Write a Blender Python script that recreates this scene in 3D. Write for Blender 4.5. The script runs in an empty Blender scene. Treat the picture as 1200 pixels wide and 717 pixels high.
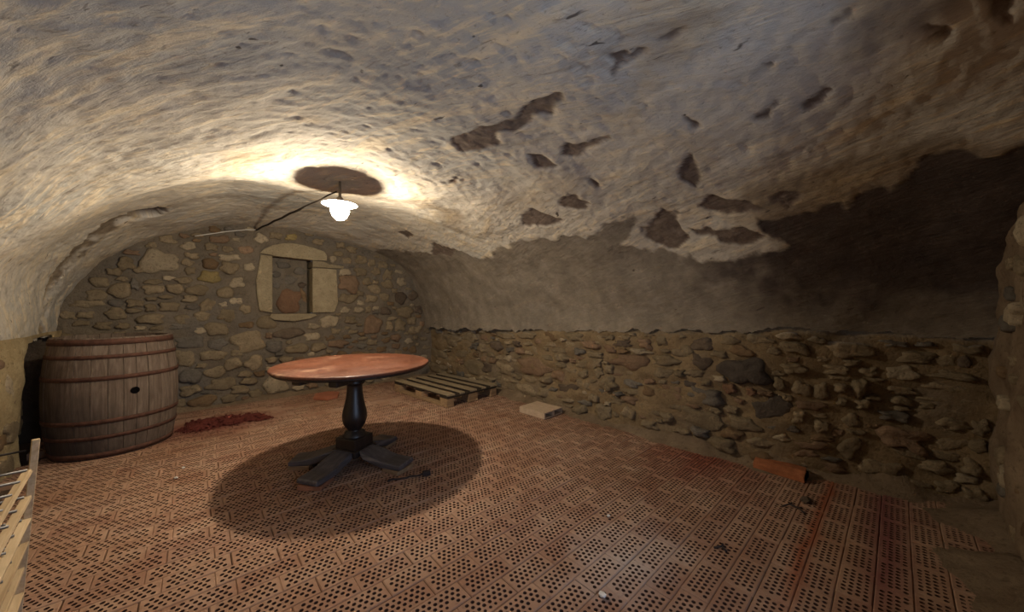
import bpy, bmesh, math, random
import numpy as np
from mathutils import Vector, Matrix, Euler
R = math.radians
S = bpy.context.scene
C = S.collection
random.seed(7)

# ------------------------------------------------------------------ camera
cd = bpy.data.cameras.new('camera'); cam = bpy.data.objects.new('camera', cd); C.objects.link(cam)
cd.sensor_width = 36; cd.sensor_fit = 'HORIZONTAL'; cd.lens = 36*410/1200; cd.clip_start = .02
cam.location = (0, 0, 1.18); cam.rotation_euler = (R(90), 0, R(-42.2)); S.camera = cam

# ------------------------------------------------------------------ light
W = bpy.data.worlds.new('world'); S.world = W; W.use_nodes = True
W.node_tree.nodes['Background'].inputs[0].default_value = (.55, .68, 1, 1)
W.node_tree.nodes['Background'].inputs[1].default_value = .4
BULB = (.80, 2.79, 1.862)
pl = bpy.data.lights.new('bulb_light', 'POINT'); pl.energy = 165; pl.color = (1, .87, .69); pl.shadow_soft_size = .035
plo = bpy.data.objects.new('bulb_light', pl); plo.location = BULB; C.objects.link(plo)
# cool daylight that comes down through the open doorway behind the viewpoint
al = bpy.data.lights.new('doorway_daylight', 'AREA'); al.energy = 29; al.color = (.56, .71, 1); al.shape = 'RECTANGLE'; al.size = 1.0; al.size_y = 1.7
alo = bpy.data.objects.new('doorway_daylight', al); alo.location = (.62, -.75, 1.0); alo.rotation_euler = (R(90), 0, 0); C.objects.link(alo)
S.view_settings.view_transform = 'Standard'; S.view_settings.look = 'None'
S.view_settings.exposure = 0.0; S.view_settings.gamma = 1; S.view_settings.use_curve_mapping = False
S.cycles.max_bounces = 8; S.cycles.diffuse_bounces = 5

# ------------------------------------------------------------------ numpy noise
def _h(i, j, k, s):
    n = (i*374761393 + j*668265263 + k*2147483647 + s*1274126177) & 0xffffffff
    n = ((n ^ (n >> 13))*1274126177) & 0xffffffff
    n = ((n ^ (n >> 16))*2246822519) & 0xffffffff
    return ((n ^ (n >> 15)) & 0xffffff)/float(0xffffff)*2 - 1
def noise(x, y, z, s=0):
    x, y, z = np.broadcast_arrays(np.asarray(x, float), np.asarray(y, float), np.asarray(z, float))
    xi, yi, zi = (np.floor(a).astype(np.int64) for a in (x, y, z))
    f = lambda t: t*t*t*(t*(t*6 - 15) + 10)
    u, v, w = f(x - xi), f(y - yi), f(z - zi); r = 0
    for a in (0, 1):
        for b in (0, 1):
            for c in (0, 1):
                r = r + _h(xi + a, yi + b, zi + c, s)*(u if a else 1 - u)*(v if b else 1 - v)*(w if c else 1 - w)
    return r
def fbm(x, y, z, o=4, s=0):
    r, a = 0, 1.
    for k in range(o):
        r = r + a*noise(x*2**k, y*2**k, z*2**k, s + k*17); a *= .5
    return r
def sm(a, b, x):
    t = np.clip((x - a)/(b - a), 0, 1); return t*t*(3 - 2*t)

# ------------------------------------------------------------------ materials
def material(name, rough=.9, spec=.2, metal=0):
    m = bpy.data.materials.new(name); m.use_nodes = True
    b = m.node_tree.nodes['Principled BSDF']
    b.inputs['Roughness'].default_value = rough; b.inputs['Specular IOR Level'].default_value = spec; b.inputs['Metallic'].default_value = metal
    return m, m.node_tree, b
class NT:
    def __init__(s, nt, coord='Object', uv=None):
        s.t = nt; s.n = nt.nodes; s.l = nt.links
        if uv:
            c = s.n.new('ShaderNodeUVMap'); c.uv_map = uv; s.co = c.outputs[0]
        elif coord == 'World':
            s.co = s.n.new('ShaderNodeNewGeometry').outputs['Position']
        else:
            s.co = s.n.new('ShaderNodeTexCoord').outputs[coord]
    def map(s, sc=(1, 1, 1), rot=(0, 0, 0), loc=(0, 0, 0)):
        m = s.n.new('ShaderNodeMapping'); m.inputs['Scale'].default_value = sc; m.inputs['Rotation'].default_value = rot; m.inputs['Location'].default_value = loc
        s.l.new(s.co, m.inputs[0]); return m.outputs[0]
    def noise(s, scale, detail=5, rough=.6, vec=None, dist=0):
        t = s.n.new('ShaderNodeTexNoise'); t.inputs['Scale'].default_value = scale; t.inputs['Detail'].default_value = detail
        t.inputs['Roughness'].default_value = rough; t.inputs['Distortion'].default_value = dist
        s.l.new(vec if vec else s.co, t.inputs['Vector']); return t.outputs[0]
    def ramp(s, fac, stops):
        r = s.n.new('ShaderNodeValToRGB'); e = r.color_ramp.elements
        while len(e) < len(stops): e.new(.5)
        for q, (p, c) in zip(e, stops):
            q.position = p; q.color = (*c, 1) if isinstance(c, (tuple, list)) else (c, c, c, 1)
        s.l.new(fac, r.inputs[0]); return r.outputs[0]
    def mix(s, fac, a, b, mode='MIX'):
        m = s.n.new('ShaderNodeMix'); m.data_type = 'RGBA'; m.blend_type = mode; m.clamp_factor = True
        for v, i in ((fac, 0), (a, 6), (b, 7)):
            if hasattr(v, 'is_output'): s.l.new(v, m.inputs[i])
            else: m.inputs[i].default_value = v if i == 0 else (*v, 1)
        return m.outputs[2]
    def math(s, op, a, b=0):
        m = s.n.new('ShaderNodeMath'); m.operation = op
        for v, i in ((a, 0), (b, 1)):
            if hasattr(v, 'is_output'): s.l.new(v, m.inputs[i])
            else: m.inputs[i].default_value = v
        return m.outputs[0]
    def attr(s, name):
        a = s.n.new('ShaderNodeAttribute'); a.attribute_name = name; return a.outputs['Fac']
    def rnd(s):
        return s.n.new('ShaderNodeObjectInfo').outputs['Random']
    def bump(s, h, strength, dist, bsdf):
        b = s.n.new('ShaderNodeBump'); b.inputs['Strength'].default_value = strength; b.inputs['Distance'].default_value = dist
        s.l.new(h, b.inputs['Height']); s.l.new(b.outputs[0], bsdf.inputs['Normal'])

def plaster_mat():
    m, t, b = material('vault_plaster', .92, .15); n = NT(t, uv='surface')
    tt = n.attr('tt')
    w1, w3 = n.ramp(tt, [(.45, 0.), (.55, 1.)]), n.ramp(tt, [(.28, 1.), (.37, 0.)])
    def streak(al, ac, detail, dist):                                   # trowel strokes, turning with the vault
        o = []
        for ang in (40, 68, 108):
            v = n.map((1, 1, 1), (0, 0, R(-ang))); mp = n.n.new('ShaderNodeMapping'); mp.inputs['Scale'].default_value = (al, ac, 1)
            t.links.new(v, mp.inputs[0]); o.append(n.noise(1, detail, .66, mp.outputs[0], dist))
        return n.mix(w1, n.mix(w3, o[1], o[2]), o[0])
    sa, sb = streak(2.2, 8.5, 7, .9), streak(7, 30, 5, .5)
    big = n.noise(.9, 4, .6, None, .6); fine = n.noise(42, 6, .72)
    base = n.ramp(big, [(.30, (.45, .41, .345)), (.5, (.54, .485, .395)), (.70, (.50, .47, .41))])
    warm = n.noise(1.5, 4, .65, n.map((1, 1, 1), loc=(4.3, 1.7, 0)), .5)
    base = n.mix(n.ramp(warm, [(.54, 0.), (.72, .65)]), base, (.48, .36, .20))
    grey = n.noise(.75, 3, .5, n.map((1, 1, 1), loc=(9.3, 5.7, 0)))
    base = n.mix(n.ramp(grey, [(.53, 0.), (.66, .7)]), base, (.37, .365, .335))
    base = n.mix(n.ramp(sa, [(.53, 0.), (.62, .85)]), base, (.68, .57, .40))
    base = n.mix(n.ramp(sb, [(.54, 0.), (.64, .8)]), base, (.68, .57, .39))
    base = n.mix(n.ramp(sa, [(.32, .6), (.44, 0.)]), base, (.30, .265, .215))
    base = n.mix(n.ramp(sb, [(.30, .85), (.40, 0.)]), base, (.22, .19, .155))
    base = n.mix(n.attr('brown_tone'), base, n.ramp(sa, [(.35, (.13, .095, .06)), (.5, (.21, .155, .095)), (.64, (.34, .25, .14))]))
    dn = n.noise(5, 7, .68)
    base = n.mix(n.attr('damp_shade'), base, n.ramp(dn, [(.3, (.125, .10, .075)), (.52, (.20, .165, .122)), (.72, (.28, .24, .19))]))
    base = n.mix(n.attr('deep'), base, n.ramp(n.noise(6, 6, .65), [(.3, (.045, .034, .032)), (.55, (.075, .056, .048)), (.75, (.12, .092, .075))]))
    base = n.mix(n.attr('loss'), base, n.ramp(n.noise(16, 6, .7), [(.3, (.105, .078, .060)), (.52, (.16, .12, .092)), (.7, (.23, .18, .14))]))
    base = n.mix(n.ramp(fine, [(.30, .55), (.43, 0.)]), base, (.15, .12, .09))
    nick = streak(9, 24, 2, .4)
    base = n.mix(n.ramp(nick, [(.265, .9), (.30, 0.)]), base, (.09, .07, .055))
    pit = n.noise(15, 2, .5)
    base = n.mix(n.ramp(pit, [(.225, .9), (.255, 0.)]), base, (.06, .045, .035))
    t.links.new(base, b.inputs[0])
    h = n.math('ADD', n.math('ADD', n.math('MULTIPLY', fine, .5), n.math('MULTIPLY', sb, .8)), sa)
    n.bump(h, .6, .014, b)
    return m
def stone_mat(name, lo, hi, spots=(.10, .075, .05), lich=.0):
    m, t, b = material(name, .93, .12); n = NT(t, 'World')
    a = n.noise(9, 6, .65); f = n.noise(45, 6, .7)
    base = n.mix(n.ramp(a, [(.3, 0.), (.7, 1.)]), lo, hi)
    base = n.mix(n.math('MULTIPLY', n.rnd(), .55), base, tuple(c*.62 for c in lo))
    base = n.mix(n.ramp(f, [(.32, .8), (.46, 0.)]), base, spots)
    t.links.new(base, b.inputs[0]); n.bump(n.math('ADD', f, a), .7, .02, b)
    return m
def mortar_mat(name, lo, hi, patch=None):
    m, t, b = material(name, .96, .08); n = NT(t, 'World')
    a = n.noise(4, 6, .65, None, .4); f = n.noise(38, 7, .7)
    base = n.mix(n.ramp(a, [(.3, 0.), (.7, 1.)]), lo, hi)
    if patch: base = n.mix(n.ramp(n.noise(1.8, 4, .6), [(.5, 0.), (.66, .8)]), base, patch)
    base = n.mix(n.ramp(f, [(.3, .7), (.45, 0.)]), base, tuple(c*.4 for c in lo))
    t.links.new(base, b.inputs[0]); n.bump(f, .8, .02, b)
    return m
def wood_mat(name, dark, mid, light, axis=0, rough=.7, spec=.25, coat=0, scale=1., damp_shade=False):
    m, t, b = material(name, rough, spec); n = NT(t, 'Object')
    sc = [14*scale]*3; sc[axis] = 1.1*scale
    g = n.noise(3, 7, .65, n.map(sc), .7); d = n.noise(5, 4, .6)
    base = n.ramp(g, [(.28, dark), (.5, mid), (.72, light)])
    base = n.mix(n.math('MULTIPLY', n.rnd(), .35), base, dark)
    base = n.mix(n.ramp(d, [(.55, 0.), (.75, .5)]), base, tuple(c*.6 for c in mid))
    if damp_shade:                                                            # shade on the barrel's lower left painted into the stave colour
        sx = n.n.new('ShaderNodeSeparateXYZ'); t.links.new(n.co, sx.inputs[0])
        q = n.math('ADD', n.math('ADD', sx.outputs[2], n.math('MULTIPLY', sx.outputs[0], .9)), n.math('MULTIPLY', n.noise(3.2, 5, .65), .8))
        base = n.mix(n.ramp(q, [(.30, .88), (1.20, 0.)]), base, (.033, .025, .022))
    t.links.new(base, b.inputs[0]); n.bump(g, .35, .004, b)
    if coat: b.inputs['Coat Weight'].default_value = coat; b.inputs['Coat Roughness'].default_value = .3
    return m
def brick_mat(name, joined):
    m, t, b = material(name, .95, .08); n = NT(t, 'World')
    r = n.attr('tint') if joined else n.rnd()
    base = n.ramp(r, [(0., (.27, .145, .094)), (.35, (.33, .195, .126)), (.7, (.37, .228, .148)), (1., (.295, .168, .112))])
    a = n.noise(1.3, 4, .6, None, .3); f = n.noise(24, 6, .7); s = n.noise(5, 5, .65)
    base = n.mix(n.ramp(s, [(.45, 0.), (.72, .6)]), base, (.44, .312, .216))
    base = n.mix(n.ramp(a, [(.40, .55), (.55, 0.)]), base, (.25, .13, .075))
    # spilt lime dust in the middle of the floor
    dist = n.n.new('ShaderNodeVectorMath'); dist.operation = 'DISTANCE'
    mp = n.map((.9, 1.25, 0)); t.links.new(mp, dist.inputs[0]); dist.inputs[1].default_value = (1.36, 1.08, 0)
    dd = n.math('ADD', dist.outputs['Value'], n.math('MULTIPLY', n.noise(6, 4, .6), .5))
    base = n.mix(n.ramp(dd, [(.20, .5), (.60, 0.)]), base, (.58, .52, .46))
    # wine-red stains in two bands near the right wall
    sx = n.n.new('ShaderNodeSeparateXYZ'); t.links.new(n.co, sx.inputs[0])
    wob = n.math('MULTIPLY', n.math('SUBTRACT', n.noise(3.5, 3, .6), .5), .12)
    y = n.math('ADD', sx.outputs[1], wob)
    def band(y0, w, x0):
        e = n.math('SUBTRACT', 1, n.math('DIVIDE', n.math('ABSOLUTE', n.math('SUBTRACT', y, y0)), w))
        e = n.math('MAXIMUM', e, 0)
        k = n.n.new('ShaderNodeMapRange'); k.inputs['From Min'].default_value = x0; k.inputs['From Max'].default_value = x0 + .5
        t.links.new(sx.outputs[0], k.inputs[0])
        return n.math('MULTIPLY', n.math('MULTIPLY', e, k.outputs[0]), .85)
    base = n.mix(band(.30, .05, 1.5), base, (.27, .075, .03))
    base = n.mix(band(.04, .12, 1.7), base, (.17, .055, .055))
    base = n.mix(band(1.0, .50, 2.3), base, (.23, .06, .035))
    d2 = n.n.new('ShaderNodeVectorMath'); d2.operation = 'DISTANCE'; t.links.new(n.map((.8, 1.5, 0)), d2.inputs[0]); d2.inputs[1].default_value = (.10, 6.78, 0)
    base = n.mix(n.ramp(n.math('ADD', d2.outputs['Value'], n.math('MULTIPLY', n.noise(5, 4, .6), .4)), [(.35, .8), (.85, 0.)]), base, (.15, .04, .03))
    base = n.mix(n.ramp(f, [(.3, .6), (.44, 0.)]), base, (.14, .07, .045))
    t.links.new(base, b.inputs[0]); n.bump(n.math('ADD', f, s), .35, .006, b)
    return m
def plain_mat(name, col, rough=.6, spec=.3, metal=0, var=.5, sc=20):
    m, t, b = material(name, rough, spec, metal); n = NT(t, 'Object')
    f = n.noise(sc, 5, .65)
    t.links.new(n.mix(n.ramp(f, [(.3, 0.), (.7, 1.)]), tuple(c*(1 - var) for c in col), col), b.inputs[0]); n.bump(f, .3, .003, b)
    return m

def table_top_mat():
    m, t, b = material('table_top_wood', .5, .4); n = NT(t, 'Object')
    g = n.noise(3, 7, .65, n.map((1.2, 16, 1), (0, 0, R(25))), .8); w = n.noise(4, 6, .7); d = n.noise(1.6, 3, .6)
    base = n.ramp(g, [(.28, (.065, .020, .010)), (.5, (.125, .040, .018)), (.72, (.19, .068, .030))])
    base = n.mix(n.ramp(d, [(.45, 0.), (.65, .5)]), base, (.06, .022, .012))
    base = n.mix(n.ramp(w, [(.56, 0.), (.66, .6)]), base, (.36, .22, .13))
    t.links.new(base, b.inputs[0]); t.links.new(n.ramp(w, [(.4, .38), (.65, .75)]), b.inputs['Roughness'])
    n.bump(g, .3, .003, b); return m

M = {}
M['plaster'] = plaster_mat()
M['brick'] = brick_mat('terracotta_brick', False); M['brick_j'] = brick_mat('terracotta_brick_joined', True)
M['hole'] = plain_mat('brick_hole_shade', (.10, .052, .036), .98, .02, 0, .4)  # shade inside the deep holes put into the colour
M['back_mortar'] = mortar_mat('back_wall_mortar', (.125, .10, .07), (.21, .168, .118), (.155, .135, .11))
M['right_mortar'] = mortar_mat('right_wall_mortar', (.165, .115, .062), (.28, .20, .11), (.20, .155, .105))
M['left_mortar'] = mortar_mat('left_wall_mortar', (.30, .22, .11), (.46, .36, .20))
M['front_mortar'] = mortar_mat('front_wall_mortar', (.15, .10, .06), (.30, .22, .14))
M['skirt'] = mortar_mat('floor_edge_mortar', (.15, .105, .065), (.26, .19, .12))
M['dirt'] = mortar_mat('floor_bed', (.10, .07, .05), (.16, .11, .08))
M['st'] = stone_mat('stone', (.19, .142, .083), (.34, .262, .16))
M['st_p'] = stone_mat('stone_pale', (.31, .245, .155), (.48, .39, .26))
M['st_g'] = stone_mat('stone_grey', (.13, .11, .085), (.22, .19, .15))
M['st_y'] = stone_mat('stone_yellow', (.24, .18, .075), (.40, .30, .13))
M['st_r'] = stone_mat('stone_reddish', (.19, .12, .072), (.31, .205, .125))
M['st_b'] = stone_mat('stone_brown', (.15, .095, .05), (.26, .17, .09))
M['st_d'] = stone_mat('stone_dark', (.095, .068, .048), (.18, .135, .092))
M['st_k'] = stone_mat('stone_slate', (.085, .068, .053), (.16, .13, .10))
M['st_o'] = stone_mat('stone_orange', (.18, .10, .058), (.29, .165, .095))
M['st_w'] = stone_mat('dressed_stone', (.28, .22, .13), (.42, .345, .215), (.17, .13, .075))

# ------------------------------------------------------------------ object helpers
def link(o, parent=None):
    C.objects.link(o)
    if parent: o.parent = parent
    return o
def mesh_obj(name, v, f, mat, parent=None, smooth=True, uv=None, attrs=None):
    me = bpy.data.meshes.new(name); me.from_pydata([tuple(p) for p in v], [], [tuple(q) for q in f])
    if mat: me.materials.append(mat)
    if smooth: me.polygons.foreach_set('use_smooth', [True]*len(me.polygons))
    if attrs:
        for k, a in attrs.items():
            me.attributes.new(k, 'FLOAT', 'POINT').data.foreach_set('value', np.asarray(a, np.float32))
    if uv is not None:
        L = np.zeros(len(me.loops), np.int32); me.loops.foreach_get('vertex_index', L)
        me.uv_layers.new(name='surface').data.foreach_set('uv', np.asarray(uv, np.float32)[L].ravel())
    me.update()
    return link(bpy.data.objects.new(name, me), parent)
def bm_obj(name, bm, mat, parent=None, smooth=False, bevel=0):
    bmesh.ops.recalc_face_normals(bm, faces=bm.faces)
    me = bpy.data.meshes.new(name); bm.to_mesh(me); bm.free(); me.materials.append(mat)
    if smooth: me.polygons.foreach_set('use_smooth', [True]*len(me.polygons))
    o = link(bpy.data.objects.new(name, me), parent)
    if bevel:
        md = o.modifiers.new('bevel', 'BEVEL'); md.width = bevel; md.segments = 2; md.limit_method = 'ANGLE'
    return o
def empty(name, loc, rz=0, rot=None):
    o = bpy.data.objects.new(name, None); o.location = loc; o.rotation_euler = rot if rot else (0, 0, rz); o.empty_display_size = .1
    return link(o)
def tag(o, label, cat, group=None, kind=None):
    o['label'] = label; o['category'] = cat
    if group: o['group'] = group
    if kind: o['kind'] = kind
    return o
def struct(o): o['kind'] = 'structure'; return o
def box(bm, c, s, rot=None, jit=0, rng=random):
    v = []
    for x in (-1, 1):
        for y in (-1, 1):
            for z in (-1, 1):
                p = Vector((x*s[0]/2, y*s[1]/2, z*s[2]/2))
                if jit: p += Vector([rng.uniform(-jit, jit) for _ in range(3)])
                if rot: p.rotate(rot)
                v.append(bm.verts.new(p + Vector(c)))
    for q in ((0, 1, 3, 2), (4, 6, 7, 5), (0, 4, 5, 1), (2, 3, 7, 6), (0, 2, 6, 4), (1, 5, 7, 3)): bm.faces.new([v[i] for i in q])
    return v
def lathe(bm, prof, n=32, sq=None):
    rings = []
    for r, z in prof:
        rings.append([bm.verts.new((r*math.cos(2*math.pi*i/n), r*math.sin(2*math.pi*i/n), z)) for i in range(n)])
    for a, b in zip(rings, rings[1:]):
        for i in range(n): bm.faces.new((a[i], a[(i + 1) % n], b[(i + 1) % n], b[i]))
    bm.faces.new(rings[0][::-1]); bm.faces.new(rings[-1])
def tube(bm, pts, r, n=8):
    pts = [Vector(p) for p in pts]; rings = []
    for i, p in enumerate(pts):
        d = (pts[min(i + 1, len(pts) - 1)] - pts[max(i - 1, 0)]).normalized()
        a = d.cross(Vector((0, 0, 1)) if abs(d.z) < .9 else Vector((1, 0, 0))).normalized(); b = d.cross(a)
        rr = r[i] if isinstance(r, (list, tuple)) else r
        rings.append([bm.verts.new(p + (a*math.cos(2*math.pi*k/n) + b*math.sin(2*math.pi*k/n))*rr) for k in range(n)])
    for a, b in zip(rings, rings[1:]):
        for k in range(n): bm.faces.new((a[k], a[(k + 1) % n], b[(k + 1) % n], b[k]))
    bm.faces.new(rings[0][::-1]); bm.faces.new(rings[-1])
def grid_faces(nu, nv, keep=None):
    i, j = np.meshgrid(np.arange(nu - 1), np.arange(nv - 1), indexing='ij')
    a = i*nv + j; f = np.stack([a, a + nv, a + nv + 1, a + 1], -1).reshape(-1, 4)
    if keep is not None:
        k = keep.ravel(); f = f[k[f].all(1)]
    return f
def compact(V, F, *arr):
    u, inv = np.unique(F, return_inverse=True)
    return (V[u], inv.reshape(F.shape)) + tuple(a[u] for a in arr)

# ------------------------------------------------------------------ the vault
BK = np.array([(2.93,.68),(2.90,.8),(2.856,1.087),(2.6,1.646),(2.17,1.954),(1.554,2.114),(1.023,2.184),(.563,2.181),(.16,2.128),(-.326,1.924),(-.629,1.685),(-.74,1.548),(-.848,1.375),(-.93,1.184),(-.97,.93),(-.97,.8)])
FR = np.array([(3.08,.70),(3.08,.9),(3.04,1.17),(2.74,1.60),(2.25,1.88),(1.57,2.045),(1.02,2.085),(.56,2.08),(.16,2.02),(-.30,1.82),(-.58,1.575),(-.70,1.43),(-.80,1.27),(-.89,1.10),(-.95,.91),(-.95,.8)])
YF, YB = -.40, 5.43
def catmull(P, t):
    n = len(P) - 1; k = np.clip((t*n).astype(int), 0, n - 1); u = (t*n - k)[..., None]
    g = lambda i: P[np.clip(i, 0, n)]
    a, b, c, d = g(k - 1), g(k), g(k + 1), g(k + 2)
    return .5*(2*b + (c - a)*u + (2*a - 5*b + 4*c - d)*u*u + (3*b - a - 3*c + d)*u**3)
def bend(Y): return .38*sm(.85, -.37, Y)
def vault(t, Y):
    t, Y = np.broadcast_arrays(np.asarray(t, float), np.asarray(Y, float))
    w = sm(2.9, 5.3, Y)[..., None]
    r = catmull(FR, t)*(1 - w) + catmull(BK, t)*w
    r[..., 0] += bend(Y)*sm(1.8, 1.25, r[..., 1])*(r[..., 0] > 2)
    k = (.13*sm(2.6, 3.9, Y)*sm(5.38, 4.3, Y)*sm(.16, .34, t)*sm(.93, .75, t))[..., None]
    d = r - np.array([1.05, .9]); r = r + d/np.linalg.norm(d, axis=-1, keepdims=True)*k   # the crown swells between the lamp and the end wall
    return r
LOSS=[[(0.3948,1.661),(0.3934,1.443),(0.3834,1.261),(0.3891,1.064),(0.3848,0.977),(0.3734,0.991),(0.372,1.079),(0.3777,1.13),(0.372,1.341),(0.3791,1.377),(0.3662,1.487),(0.3691,1.64),(0.3791,1.749)],
[(0.3319,1.334),(0.3376,1.217),(0.3319,1.122),(0.3348,1.013),(0.3305,1.013),(0.3276,1.13),(0.3276,1.283)],
[(0.3433,1.487),(0.3391,1.436),(0.3247,1.399),(0.3247,1.443),(0.3319,1.501)],
[(0.3848,0.714),(0.3848,0.678),(0.3763,0.685),(0.3763,0.722)],
[(0.3791,0.671),(0.382,0.634),(0.3763,0.598),(0.3748,0.634),(0.3748,0.678)],
[(0.3805,0.562),(0.3834,0.518),(0.382,0.467),(0.3791,0.511),(0.3791,0.554)],
[(0.2876,2.171),(0.289,1.967),(0.2632,1.873),(0.2661,2.135),(0.2761,2.251)],
[(0.289,1.698),(0.2918,1.552),(0.2804,1.487),(0.2747,1.603),(0.279,1.734)],
[(0.3047,1.334),(0.2961,1.326),(0.2918,1.385),(0.3004,1.377)],
[(0.2346,1.312),(0.2546,1.064),(0.2375,1.035),(0.2089,1.013),(0.2003,1.217),(0.2189,1.312)],
[(0.2904,0.824),(0.299,0.714),(0.2804,0.714),(0.2704,0.773),(0.2804,0.846)],
[(0.2475,0.86),(0.2575,0.736),(0.2475,0.663),(0.2361,0.525),(0.2318,0.62),(0.2361,0.773)],
[(0.2232,0.977),(0.2146,0.867),(0.2175,0.707),(0.2031,0.562),(0.1974,0.642),(0.2046,0.838),(0.2146,0.962)],
[(0.2418,0.496),(0.2461,0.43),(0.2403,0.35),(0.2332,0.401)],
[(0.3419,0.175),(0.3433,0.117),(0.3405,0.124),(0.3405,0.161)],
[(0.3405,0.336),(0.3391,0.299),(0.3362,0.314)],
[(0.319,-0.036),(0.3233,-0.058),(0.3176,-0.094),(0.3162,-0.072)],
[(0.3104,0.263),(0.3133,0.183),(0.3104,0.183),(0.3047,0.256)],
[(0.3133,0.401),(0.3162,0.321),(0.3119,0.35),(0.3104,0.401)],
[(0.3019,4.298),(0.3019,4.094),(0.2904,4.102),(0.2876,4.327)],
[(0.3605,2.193),(0.3591,2.062),(0.3534,2.179)],
[(0.2446,4.313),(0.2675,3.985),(0.2518,3.672),(0.2403,3.919)],
[(0.3262,0.671),(0.3205,0.634),(0.319,0.671)],
[(0.3262,-0.167),(0.3205,-0.232),(0.309,-0.247),(0.3104,-0.218),(0.3162,-0.181)],]
DAMP=[(0.2747,5.034),(0.2589,4.706),(0.2446,4.313),(0.2675,3.985),(0.2518,3.672),(0.2289,3.461),(0.2504,2.623),(0.2475,2.332),(0.2446,1.996),(0.2489,1.829),(0.2318,1.793),(0.2446,1.567),(0.2446,1.421),(0.2532,1.304),(0.2289,1.377),(0.216,1.53),(0.2017,1.341),(0.1917,1.042),(0.1817,0.955),(0.1817,0.736),(0.1874,0.562),(0.1917,0.474),(0.1989,0.547),(0.2246,0.591),(0.2232,0.358),(0.226,0.154),(0.2346,0.059),(0.2446,-0.007),(0.2518,-0.072),(0.2546,-0.167),(0.2518,-0.276),(0.2518,-0.327)]
LINE_Y = [-.4, .2, .63, .85, 1.4, 1.9, 2.8, 4.1, 5.43]; LINE_Z = [.97, 1.0, 1.01, .975, .958, .94, .882, .835, .80]

def sdf(P, x, y):                                                       # signed distance to a polygon, negative inside
    P = np.asarray(P, float); d = np.full(x.shape, 1e9); ins = np.zeros(x.shape, bool)
    for (ax, ay), (bx, by) in zip(P, np.roll(P, -1, 0)):
        ex, ey = bx - ax, by - ay; wx, wy = x - ax, y - ay
        h = np.clip((wx*ex + wy*ey)/(ex*ex + ey*ey + 1e-12), 0, 1)
        d = np.minimum(d, (wx - ex*h)**2 + (wy - ey*h)**2)
        c = (ay > y) != (by > y)
        with np.errstate(divide='ignore', invalid='ignore'):
            ins ^= c & (x < (bx - ax)*(y - ay)/(by - ay) + ax)
    return np.where(ins, -1, 1)*np.sqrt(d)

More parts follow.
